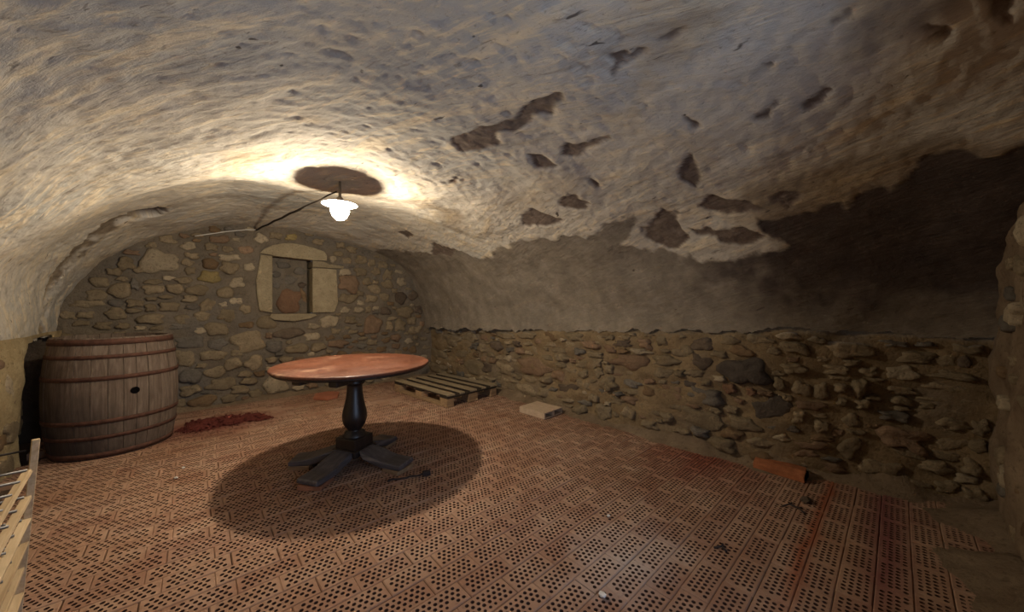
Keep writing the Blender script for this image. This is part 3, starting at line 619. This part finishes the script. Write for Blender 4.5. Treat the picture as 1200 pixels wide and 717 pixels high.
def floor_bricks():
    rng = random.Random(4)
    near = [brick_mesh('brick', 8, rng, s) for s in (0, 0, .05)]
    far = [brick_mesh('brick_far', 6, rng, s) for s in (0, .25, .6)] + [brick_mesh('brick_far', 6, rng, 0, True)]
    for m in near: m.materials.append(M['brick']); m.materials.append(M['hole'])
    fv = []
    for m in far:
        v = np.zeros(len(m.vertices)*3); m.vertices.foreach_get('co', v); fv.append((v.reshape(-1, 3), [list(p.vertices) for p in m.polygons], [p.material_index for p in m.polygons]))
    A = R(42.2); f = 410
    lst = []
    for k in range(-13, 49):
        y = .3395 + .1095*k
        if y < -.36 or y > 5.36: continue
        off = (.947 + (.143 if k % 2 else 0) + rng.uniform(-.018, .018)) % .2305
        for i in range(-6, 16):
            x = off + .2305*i
            if x < -.9 or x > 3.14 + float(bend(np.array(y))): continue
            xc = x*math.cos(A) - y*math.sin(A); zc = x*math.sin(A) + y*math.cos(A)
            u = 600 + f*xc/zc if zc > .1 else -9999; v = 358.5 + f*1.18/zc if zc > .1 else 9999
            vis = -40 < u < 1240 and v < 745
            lst.append((zc if vis else 99, x, y))
    lst.sort()
    V, F, T, MI = [], [], [], []; n = 0
    for i, (d, x, y) in enumerate(lst):
        loc = (x + rng.uniform(-.0015, .0015), y + rng.uniform(-.0008, .0008), rng.uniform(-.0022, .0015)); rot = (rng.uniform(-.008, .008), rng.uniform(-.005, .005), rng.uniform(-.005, .005))
        if i < 300 and d < 99:
            o = bpy.data.objects.new('brick', rng.choice(near)); o.location = loc; o.rotation_euler = rot; link(o, FL)
        else:
            c = 0
            if y > 4.1 and x < 1.9: c = rng.choice([0, 1, 2, 3])
            elif y > 4.0 or x > 2.75: c = rng.choice([0, 0, 1])
            v, fc, mi = fv[c]; MI += mi; Rm = np.array(Euler(rot).to_matrix())
            V.append(v @ Rm.T + np.array(loc)); F += [[q + n for q in p] for p in fc]; n += len(v); T.append(np.full(len(v), rng.random()))
    o = mesh_obj('brick_paving', np.concatenate(V), F, M['brick_j'], FL, False, None, {'tint': np.concatenate(T)}); o.data.materials.append(M['hole']); o.data.polygons.foreach_set('material_index', MI); o['kind'] = 'stuff'
floor_bricks()
# mortar and dust banked against the foot of the right, front and back walls
xs = np.arange(-1, 3.62, .03); ys = np.arange(-.42, 5.44, .03); X, Y = np.meshgrid(xs, ys, indexing='ij')
dr = 3.10 + bend(Y) - .10*sm(4.3, 5.45, Y) - X; df = Y + .37; db = 5.39 - Y
nz = fbm(X*3.5, Y*3.5, 0, 4, 45)
Z = -.030 + np.maximum.reduce([.105*np.exp(-np.maximum(dr, 0)/(.085 + .05*sm(1., -.2, Y))), .085*np.exp(-np.maximum(df, 0)/.16), .07*np.exp(-np.maximum(db, 0)/.06)])*(1 + .4*nz) + nz*.006 + .004*fbm(X*14, Y*14, 1, 3, 47)
F = grid_faces(len(xs), len(ys)); zq = Z.ravel()[F].max(1); F = F[zq > -.012]
v, f = compact(np.stack([X, Y, Z], -1).reshape(-1, 3), F); mesh_obj('mortar_skirting', v, f, M['skirt'], FL)

# ------------------------------------------------------------------ round pedestal table
M['top'] = table_top_mat()
M['dark'] = wood_mat('dark_table_wood', (.010, .007, .006), (.022, .014, .011), (.045, .028, .02), 2, .38, .5)
M['footw'] = wood_mat('grey_foot_wood', (.04, .034, .034), (.09, .078, .078), (.16, .14, .135), 0, .36, .6)  # greyer and lighter than the column wood
tb = tag(empty('round_table', (.895, 2.757, 0)), 'round wooden pedestal table with reddish top and dark turned column', 'table')
bm = bmesh.new(); lathe(bm, [(.515, .730), (.536, .732), (.542, .736), (.543, .742), (.541, .747), (.536, .750)], 96); bm_obj('tabletop', bm, M['top'], tb, False)
bm = bmesh.new(); lathe(bm, [(.50, .712), (.520, .713), (.530, .720), (.532, .731), (.50, .732)], 96); bm_obj('rim_moulding', bm, M['dark'], tb, False)
for s in (-1, 1):
    bm = bmesh.new(); box(bm, (0, s*.14, .680), (.80, .07, .045)); o = bm_obj('bearer', bm, M['dark'], tb, False, .01); o.rotation_euler.z = R(35)
prof = [(.085, .20), (.086, .215), (.072, .225), (.070, .238), (.050, .246), (.049, .256), (.060, .270), (.076, .295), (.086, .330), (.087, .360), (.082, .395), (.071, .44), (.061, .49), (.055, .54), (.054, .575), (.058, .592), (.070, .598), (.072, .610), (.066, .616), (.072, .624), (.078, .640), (.079, .665), (.079, .700)]
bm = bmesh.new(); lathe(bm, prof, 40); o = bm_obj('column', bm, M['dark'], tb, True)
bm = bmesh.new(); box(bm, (0, 0, .165), (.185, .185, .085)); o = bm_obj('plinth', bm, M['dark'], tb, False, .008); o.rotation_euler.z = R(28)
bm = bmesh.new(); box(bm, (0, 0, .105), (.22, .22, .05)); o = bm_obj('hub', bm, M['dark'], tb, False, .008); o.rotation_euler.z = R(28)
FEET = [(211, .43), (300, .46), (29, .40), (147, .43)]
def foot_bm(L):
    side = [(.02, .128), (.10, .128), (.14, .122), (.22, .100), (.28, .082), (.33, .072), (L - .01, .068), (L, .062), (L, .036), (L - .02, .032), (.30, .032), (.25, .040), (.20, .055), (.15, .075), (.11, .085), (.02, .085)]
    bm = bmesh.new(); w = .082
    a = [bm.verts.new((x, -w*(.85 if x < .15 else 1), z)) for x, z in side]; b = [bm.verts.new((x, w*(.85 if x < .15 else 1), z)) for x, z in side]
    bm.faces.new(a); bm.faces.new(b[::-1])
    for i in range(len(side)):
        j = (i + 1) % len(side); bm.faces.new((a[i], b[i], b[j], a[j]))
    return bm
names = ['nearest the camera', 'on the right side', 'at the far side', 'on the left side']
M['block'] = wood_mat('shim_wood', (.16, .09, .045), (.27, .17, .09), (.38, .26, .15), 0, .8)
M['block_r'] = plain_mat('shim_terracotta', (.34, .14, .07), .9)
for k, (a, L) in enumerate(FEET):
    o = bm_obj('foot', foot_bm(L), M['footw'], tb, False, .006); o.rotation_euler.z = R(a)
    bm = bmesh.new(); box(bm, (L - .06, 0, .127 - .05), (.001, .001, .001)); bm.free()
    sx = .13 if k != 1 else .10
    x, y = .895 + (L - .075)*math.cos(R(a)), 2.757 + (L - .075)*math.sin(R(a))
    bm = bmesh.new(); box(bm, (0, 0, .014), (.15, .15 if k else .16, .028), None, .003); s = bm_obj('shim_block', bm, M['block_r' if k == 0 else 'block'], None, False, .003)
    s.location = (x, y, .0005); s.rotation_euler.z = R(a + (14, -12, 5, -8)[k])
    tag(s, ('flat reddish block', 'pale wooden block', 'flat wooden block', 'thin wooden block')[k] + ' wedged under the table foot ' + names[k], 'block', 'blocks under the table feet')

# ------------------------------------------------------------------ wine barrel
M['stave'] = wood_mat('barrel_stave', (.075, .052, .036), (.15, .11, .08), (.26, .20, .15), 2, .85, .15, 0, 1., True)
M['hoop'] = plain_mat('rusty_hoop', (.13, .058, .036), .8, .3, .25, .6, 30)
M['black'] = plain_mat('black_hole', (.006, .005, .005), 1, 0)
def barrel_r(z): u = (z - .463)/.463; return .388 - .044*u*u
def barrel():
    b = tag(empty('barrel', (-.50, 4.477, 0)), 'old upright wooden wine barrel with rusty iron hoops in the left corner', 'barrel')
    n = 26; rng = random.Random(2); tot = 0; w = [rng.uniform(.8, 1.25) for _ in range(n)]; s = sum(w); a0 = 0
    zz = np.linspace(0.002, .93, 15)
    for k in range(n):
        a1 = a0 + 2*math.pi*w[k]/s; g = .0035; bm = bmesh.new(); rows = []; dz = rng.uniform(-.006, .004); dr = rng.uniform(-.0025, .002)
        for z in zz:
            r = barrel_r(z) + dr; row = []
            for q in range(4):
                a = a0 + g + (a1 - a0 - 2*g)*q/3; row.append(bm.verts.new((r*math.cos(a), r*math.sin(a), z + (dz if z > .9 else 0))))
            for q in (3, 0):
                a = a0 + g + (a1 - a0 - 2*g)*q/3; row.append(bm.verts.new(((r - .028)*math.cos(a), (r - .028)*math.sin(a), z + (dz if z > .9 else 0))))
            rows.append(row)
        for p, q in zip(rows, rows[1:]):
            for i in range(6): bm.faces.new((p[i], p[(i + 1) % 6], q[(i + 1) % 6], q[i]))
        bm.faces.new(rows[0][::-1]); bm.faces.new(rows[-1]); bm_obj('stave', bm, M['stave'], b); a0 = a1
    for z, h in ((.900, .044), (.788, .028), (.624, .032), (.294, .032), (.172, .028), (.032, .040)):
        bm = bmesh.new(); N = 64; ring = []
        for (dz, t) in ((-h/2, .001), (-h/2, .0055), (h/2, .0055), (h/2, .001)):
            ring.append([bm.verts.new(((barrel_r(z + dz) + t)*math.cos(2*math.pi*i/N), (barrel_r(z + dz) + t)*math.sin(2*math.pi*i/N), z + dz)) for i in range(N)])
        for p, q in zip(ring, ring[1:] + ring[:1]):
            for i in range(N): bm.faces.new((p[i], p[(i + 1) % N], q[(i + 1) % N], q[i]))
        bm_obj('hoop', bm, M['hoop'], b, True)
    bm = bmesh.new()
    for i in range(7):
        y = -.30 + i*.1; hw = math.sqrt(max(.308**2 - max(abs(y - .05), abs(y + .05))**2, .002)); box(bm, (0, y, .872), (2*hw, .097, .02))
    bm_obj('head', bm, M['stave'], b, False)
    a = R(-68); r = barrel_r(.505)
    bm = bmesh.new(); N = 16
    ri = [bm.verts.new((0, .027*math.cos(2*math.pi*i/N), .027*math.sin(2*math.pi*i/N))) for i in range(N)]; ro = [bm.verts.new((-.02, .027*math.cos(2*math.pi*i/N), .027*math.sin(2*math.pi*i/N))) for i in range(N)]
    for i in range(N): bm.faces.new((ri[i], ri[(i + 1) % N], ro[(i + 1) % N], ro[i]))
    bm.faces.new(ri); bm.faces.new(ro[::-1])
    o = bm_obj('bung_hole', bm, M['black'], b); o.location = ((r + .003)*math.cos(a), (r + .003)*math.sin(a), .505); o.rotation_euler.z = a; o['label'] = 'dark round bung hole'
barrel()

# ------------------------------------------------------------------ ceiling lamp, its conduit and the thin cable
M['enamel'] = plain_mat('white_enamel', (.75, .72, .66), .45, .4, 0, .1)
M['stem'] = plain_mat('brass_stem', (.26, .20, .13), .6, .3, 0, .3); M['iron'] = plain_mat('dark_iron', (.045, .032, .022), .7, .3, .4)
m, t, b = material('lit_glass', .3, .5); b.inputs['Emission Color'].default_value = (1, .93, .78, 1); b.inputs['Emission Strength'].default_value = 3.0; b.inputs['Base Color'].default_value = (.9, .9, .85, 1)
tr = t.nodes.new('ShaderNodeBsdfTransparent'); mx = t.nodes.new('ShaderNodeMixShader'); mx.inputs[0].default_value = .45
t.links.new(tr.outputs[0], mx.inputs[1]); t.links.new(b.outputs[0], mx.inputs[2]); t.links.new(mx.outputs[0], t.nodes['Material Output'].inputs[0]); M['glass'] = m
m, t, b = material('bulb', .3, .5); b.inputs['Emission Color'].default_value = (1, .88, .66, 1); b.inputs['Emission Strength'].default_value = 12; M['bulb'] = m
lx, ly = BULB[0], BULB[1]
lamp = tag(empty('ceiling_lamp', (lx, ly, 0)), 'lit ceiling lamp with a white plate and glass jar above the table', 'lamp')
bm = bmesh.new(); lathe(bm, [(.04, 1.950), (.115, 1.941), (.125, 1.937), (.124, 1.933), (.112, 1.936), (.04, 1.944)], 40); bm_obj('plate', bm, M['enamel'], lamp, True)
bm = bmesh.new(); lathe(bm, [(.030, 1.946), (.030, 1.972), (.022, 1.984), (.010, 1.992), (.009, 2.12)], 20); bm_obj('stem', bm, M['stem'], lamp, True)
bm = bmesh.new(); lathe(bm, [(.062, 1.940), (.067, 1.925), (.066, 1.895), (.060, 1.868), (.047, 1.842), (.028, 1.824), (.010, 1.818)], 32); o = bm_obj('glass_jar', bm, M['glass'], lamp, True)
bm = bmesh.new(); lathe(bm, [(.012, 1.935), (.014, 1.915), (.010, 1.908)], 16); bm_obj('bulb', bm, M['bulb'], lamp, True)
bm = bmesh.new()
c0, c1 = Vector((lx - .02, ly + .02, 2.03)), Vector((.565, 5.36, 2.125))
pts = []
for k in range(19):
    q = c0.lerp(c1, k/18); zc = float(vault(np.linspace(.36, .52, 80), np.full(80, q.y))[:, 1].max()); pts.append((q.x, q.y, min(q.z, zc - .035) + .004*math.sin(k*1.7)))
tube(bm, pts, [.006]*6 + [.010]*13, 8); cdn = bm_obj('conduit', bm, M['iron'], None, True)
tag(cdn, 'dark cable conduit running from the ceiling lamp to the back wall', 'conduit')
bm = bmesh.new(); q0 = [Vector(p) for p in pts[:7]]
tube(bm, [p + Vector((.016*math.sin(i/6*math.pi), 0, .014*math.sin(i/6*math.pi))) for i, p in enumerate(q0)], .0045, 6); bm_obj('loose_wire', bm, M['iron'], cdn, True)
M['white'] = plain_mat('white_cable', (.62, .58, .50), .6, .3, 0, .2)
bm = bmesh.new(); tube(bm, [(.563, 5.345, 2.125), (.47, 5.345, 2.112), (.37, 5.343, 2.086), (.276, 5.344, 2.062), (.18, 5.345, 2.03), (.06, 5.344, 1.99), (0, 5.345, 1.972)], .006, 8)
tag(bm_obj('cable', bm, M['white'], None, True), 'thin white cable along the top of the back wall', 'cable')

# ------------------------------------------------------------------ pallet
M['pal'] = wood_mat('pallet_wood', (.17, .125, .075), (.30, .235, .145), (.42, .34, .215), 1, .85, .15)
M['palx'] = wood_mat('pallet_block_wood', (.20, .125, .065), (.34, .22, .115), (.46, .31, .17), 0, .85, .15)
M['pal_edge'] = wood_mat('pallet_gap_shade_wood', (.02, .015, .010), (.045, .033, .022), (.08, .06, .04), 1, .9, .1)  # shade of the gaps between boards put into side faces and cross boards
pal = tag(empty('pallet', (2.155, 3.49, .004), R(5.0)), 'wooden shipping pallet lying on the floor near the back right corner', 'pallet')
rng = random.Random(6)
for x, w in ((.060, .120), (.228, .080), (.40, .115), (.572, .080), (.74, .120)):
    bm = bmesh.new(); box(bm, (x, .6 + rng.uniform(-.008, .008), .133), (w, 1.2, .020), None, .002); o = bm_obj('top_board', bm, M['pal'], pal, False, .002); o.data.materials.append(M['pal_edge'])
    for p in o.data.polygons: p.material_index = int(abs(p.normal.x) > .8)
for y in (.0725, .6, 1.1275):
    bm = bmesh.new(); box(bm, (.4, y, .111), (.8, .145, .022)); bm_obj('cross_board', bm, M['pal_edge'], pal, False, .002)
    for x, w in ((.05, .10), (.4, .145), (.75, .10)):
        bm = bmesh.new(); box(bm, (x, y, .061), (w, .14 if y != .6 else .145, .078)); bm_obj('spacer_block', bm, M['palx'], pal, False, .003)
for x, w in ((.05, .10), (.4, .145), (.75, .10)):
    bm = bmesh.new(); box(bm, (x, .6, .011), (w, 1.2, .022)); bm_obj('bottom_board', bm, M['palx'], pal, False, .002)

# ------------------------------------------------------------------ loose masonry on the floor
M['clay'] = plain_mat('dusty_clay', (.55, .41, .28), .92, .1, 0, .25)
M['red'] = plain_mat('red_clay', (.36, .13, .055), .9, .15, 0, .45)
M['tile'] = plain_mat('red_tile', (.42, .15, .08), .75, .25, 0, .35, 8)
hb = tag(empty('hollow_brick', (2.685, 2.46, .003), R(3)), 'pale hollow clay brick with two open cells by the right wall', 'brick')
bm = bmesh.new()                                                        # shell with two cells running right through: 0.30 wide, 0.36 long
Wd, Ln, Hh, th = .305, .36, .065, .011
for c, s in (((Wd/2, Ln/2, th/2), (Wd, Ln, th)), ((Wd/2, Ln/2, Hh - th/2), (Wd, Ln, th)), ((th/2 + .004, Ln/2, Hh/2), (th + .008, Ln, Hh - 2*th)), ((Wd/2, Ln/2, Hh/2), (.030, Ln, Hh - 2*th)), ((Wd - th/2, Ln/2, Hh/2), (th, Ln, Hh - 2*th))): box(bm, c, s)
bm_obj('shell', bm, M['clay'], hb, False, .002)
bm = bmesh.new(); box(bm, (Wd/2, Ln - .09, Hh/2), (Wd - .01, .01, Hh - .01)); bm_obj('cell_end', bm, M['black'], hb)
rb = tag(empty('brick_fragment', (3.02, .555, .0), R(-91)), 'broken reddish orange brick lying at the foot of the right wall', 'brick')
bm = bmesh.new()
sec = [(-.02, .002), (-.018, .042), (.03, .066), (.10, .070), (.105, .002)]; rings = []
for x, j in ((-.155, .006), (-.05, 0), (.07, .003), (.135, -.004)): rings.append([bm.verts.new((x + rng.uniform(-.008, .008), y + j, z)) for y, z in sec])
for a, b2 in zip(rings, rings[1:]):
    for i in range(5): bm.faces.new((a[i], a[(i + 1) % 5], b2[(i + 1) % 5], b2[i]))
bm.faces.new(rings[0][::-1]); bm.faces.new(rings[-1]); bm_obj('body', bm, M['red'], rb, False, .004)
for y in (.012, .045, .080):
    bm = bmesh.new(); box(bm, (.137, y, .032), (.014, .020, .036)); bm_obj('cell', bm, M['black'], rb)
bm = bmesh.new(); pts = [(1.10, 4.92), (1.22, 4.76), (1.35, 4.80), (1.43, 5.01), (1.33, 5.15), (1.17, 5.12)]
a = [bm.verts.new((x, y, .004)) for x, y in pts]; b2 = [bm.verts.new((x, y, .034)) for x, y in pts]; bm.faces.new(b2); bm.faces.new(a[::-1])
for i in range(6): bm.faces.new((a[i], a[(i + 1) % 6], b2[(i + 1) % 6], b2[i]))
tag(bm_obj('floor_tile', bm, M['tile'], None, False, .003), 'loose red clay tile lying flat on the floor behind the table', 'tile')
# spilt dark red soil by the barrel
M['soil'] = mortar_mat('red_soil', (.075, .018, .014), (.15, .04, .028))
xs = np.arange(-.20, .72, .02); ys = np.arange(4.25, 5.02, .02); X, Y = np.meshgrid(xs, ys, indexing='ij')
d = sdf([(-.12, 4.52), (-.02, 4.86), (.24, 4.84), (.50, 4.70), (.62, 4.42), (.45, 4.44), (.22, 4.46), (.02, 4.40)], X + .03*fbm(X*8, Y*8, 0, 3, 3), Y + .03*fbm(X*8, Y*8, 3, 3, 5))
Z = .030*sm(.03, -.16, d)*(1 + .6*fbm(X*14, Y*14, 0, 4, 7)) + .004; keep = d < .02
F = grid_faces(len(xs), len(ys), keep); v, f = compact(np.stack([X, Y, Z], -1).reshape(-1, 3), F); v, f = v.tolist(), f.tolist()
rng = random.Random(8)
def clump(v, f, x, y, z, r, rng):
    o = len(v); bm = bmesh.new(); bmesh.ops.create_icosphere(bm, subdivisions=1, radius=r)
    for q in bm.verts: q.co *= rng.uniform(.7, 1.25)
    bm.verts.ensure_lookup_table(); v += [[q.co.x + x, q.co.y + y, q.co.z*.7 + z] for q in bm.verts]; f += [[q.index + o for q in p.verts] for p in bm.faces]; bm.free()
for _ in range(120):
    x, y = rng.uniform(-.12, .60), rng.uniform(4.36, 4.85)
    dd = float(sdf([(-.12, 4.52), (-.02, 4.86), (.24, 4.84), (.50, 4.70), (.62, 4.42), (.02, 4.36)], np.array([x]), np.array([y]))[0])
    if dd < .03: clump(v, f, x, y, .012 + max(0, -dd)*.15, rng.uniform(.006, .02), rng)
tag(mesh_obj('soil_pile', v, f, M['soil'], None, False), 'spilt patch of dark red crumbly soil beside the barrel', 'soil', None, 'stuff')

# small debris, each piece a thing of its own
M['chip'] = plain_mat('white_chip', (.72, .66, .58), .8, .2, 0, .2)
def pebble(name, x, y, r, mat, label, cat, sq=(1, 1, .6)):
    v, f = [], []; clump(v, f, 0, 0, 0, r, random.Random(int(x*1000)))
    v = [[p[0]*sq[0], p[1]*sq[1], p[2]*sq[2]/.7] for p in v]; z0 = min(p[2] for p in v)
    o = mesh_obj(name, v, f, mat, None, False); o.location = (x, y, .0015 - z0); return tag(o, label, cat)
pebble('plaster_chip', 1.223, .803, .016, M['chip'], 'white plaster chip on the bricks at the bottom of the picture', 'chip')
pebble('plaster_chip', 1.712, 1.086, .011, M['chip'], 'small white chip on the bricks in the pale dusty patch', 'chip')
pebble('plaster_chip', -.061, 3.483, .012, M['chip'], 'small white chip on the floor in front of the barrel, the farther one', 'chip')
pebble('plaster_chip', -.096, 3.312, .014, M['chip'], 'small white chip on the floor in front of the barrel, nearer the camera', 'chip')
pebble('rubble_lump', 2.73, .37, .03, M['st_d'], 'dark lump of rubble in front of the broken brick', 'stone', (1.3, 1, .6))
M['twig'] = plain_mat('dark_twig', (.05, .035, .03), .9)
bm = bmesh.new()
for p in ([(2.56, .455, .005), (2.60, .43, .012), (2.635, .425, .007)], [(2.60, .43, .011), (2.59, .385, .010), (2.56, .355, .005)], [(2.59, .40, .010), (2.62, .375, .005)]): tube(bm, p, .0045, 6)
tag(bm_obj('twig', bm, M['twig'], None, True), 'dark forked twig on the bricks near the broken brick', 'twig')
bm = bmesh.new()
for p in ([(1.87, .60, .006), (1.90, .575, .012), (1.93, .58, .006)], [(1.90, .575, .010), (1.885, .55, .005)]): tube(bm, p, .005, 6)
tag(bm_obj('twig', bm, M['twig'], None, True), 'tiny dark twig on the bricks well away from the walls', 'twig')
cr = tag(empty('cord', (0, 0, 0)), 'short dark cord with a plug on the floor beside the right table foot', 'cord')
bm = bmesh.new(); tube(bm, [(.955, 2.29, .01), (.985, 2.30, .008), (1.02, 2.275, .007), (1.07, 2.255, .007), (1.10, 2.26, .007), (1.14, 2.225, .010), (1.17, 2.22, .014)], .006, 6); bm_obj('wire', bm, M['twig'], cr, True)
bm = bmesh.new(); box(bm, (1.195, 2.205, .018), (.055, .035, .030), Euler((0, 0, -.4)).to_matrix()); bm_obj('plug', bm, M['twig'], cr, False, .006)

# ------------------------------------------------------------------ old bottle rack at the left edge
M['slat'] = wood_mat('rack_slat', (.42, .29, .16), (.60, .45, .27), (.72, .57, .37), 1, .85, .15)
M['zinc'] = plain_mat('galvanised_rod', (.30, .29, .28), .5, .5, .7, .4)
rk = tag(empty('bottle_rack', (-.47, 2.25, 0), R(5.6)), 'weathered wooden slat rack with thin metal rods at the left edge', 'rack')
rng = random.Random(12)
LV = [.545, .445, .36, .27, .175, .085]
def slat(name, a, b, w, h, tilt=0):
    a, b = Vector(a), Vector(b); d = (b - a); bm = bmesh.new()
    rot = d.to_track_quat('Y', 'Z').to_matrix() @ Euler((0, tilt, 0)).to_matrix()
    box(bm, (a + b)/2, (w, d.length, h), rot, .002, rng); return bm_obj(name, bm, M['slat'], rk, False, .002)
slat('post', (-.03, 0, .003), (.012, .004, .66), 0.024, .020)
slat('post', (-.29, 0, .003), (-.27, .0, .60), .022, .034)
slat('post', (-.03, -.95, .003), (-.01, -.95, .62), .022, .034); slat('post', (-.29, -.95, .003), (-.28, -.95, .60), .022, .034)
for k, z in enumerate(LV):
    dx = -.03 + .042*z/.66 - .004
    slat('slat', (dx + rng.uniform(-.006, .006), .005, z), (dx + rng.uniform(-.02, .0), -1.0, z + rng.uniform(-.02, .01)), (.020, .022, .024, .028, .034, .036)[k], .014, rng.uniform(-.2, .2))
    slat('slat', (-.29, .005, z), (-.29, -1.0, z), .030, .014)
    for j in range(8):
        y = -.03 - j*.13
        bm = bmesh.new(); tube(bm, [(dx - .005, y, z + .012), (-.285, y + rng.uniform(-.01, .01), z + .012)], .0045, 6); bm_obj('rod', bm, M['zinc'], rk, True)
bm = bmesh.new(); tube(bm, [(-.01, .0, .625), (-.42, .02, .615)], .004, 6); o = bm_obj('rod', bm, M['iron'], rk, True)
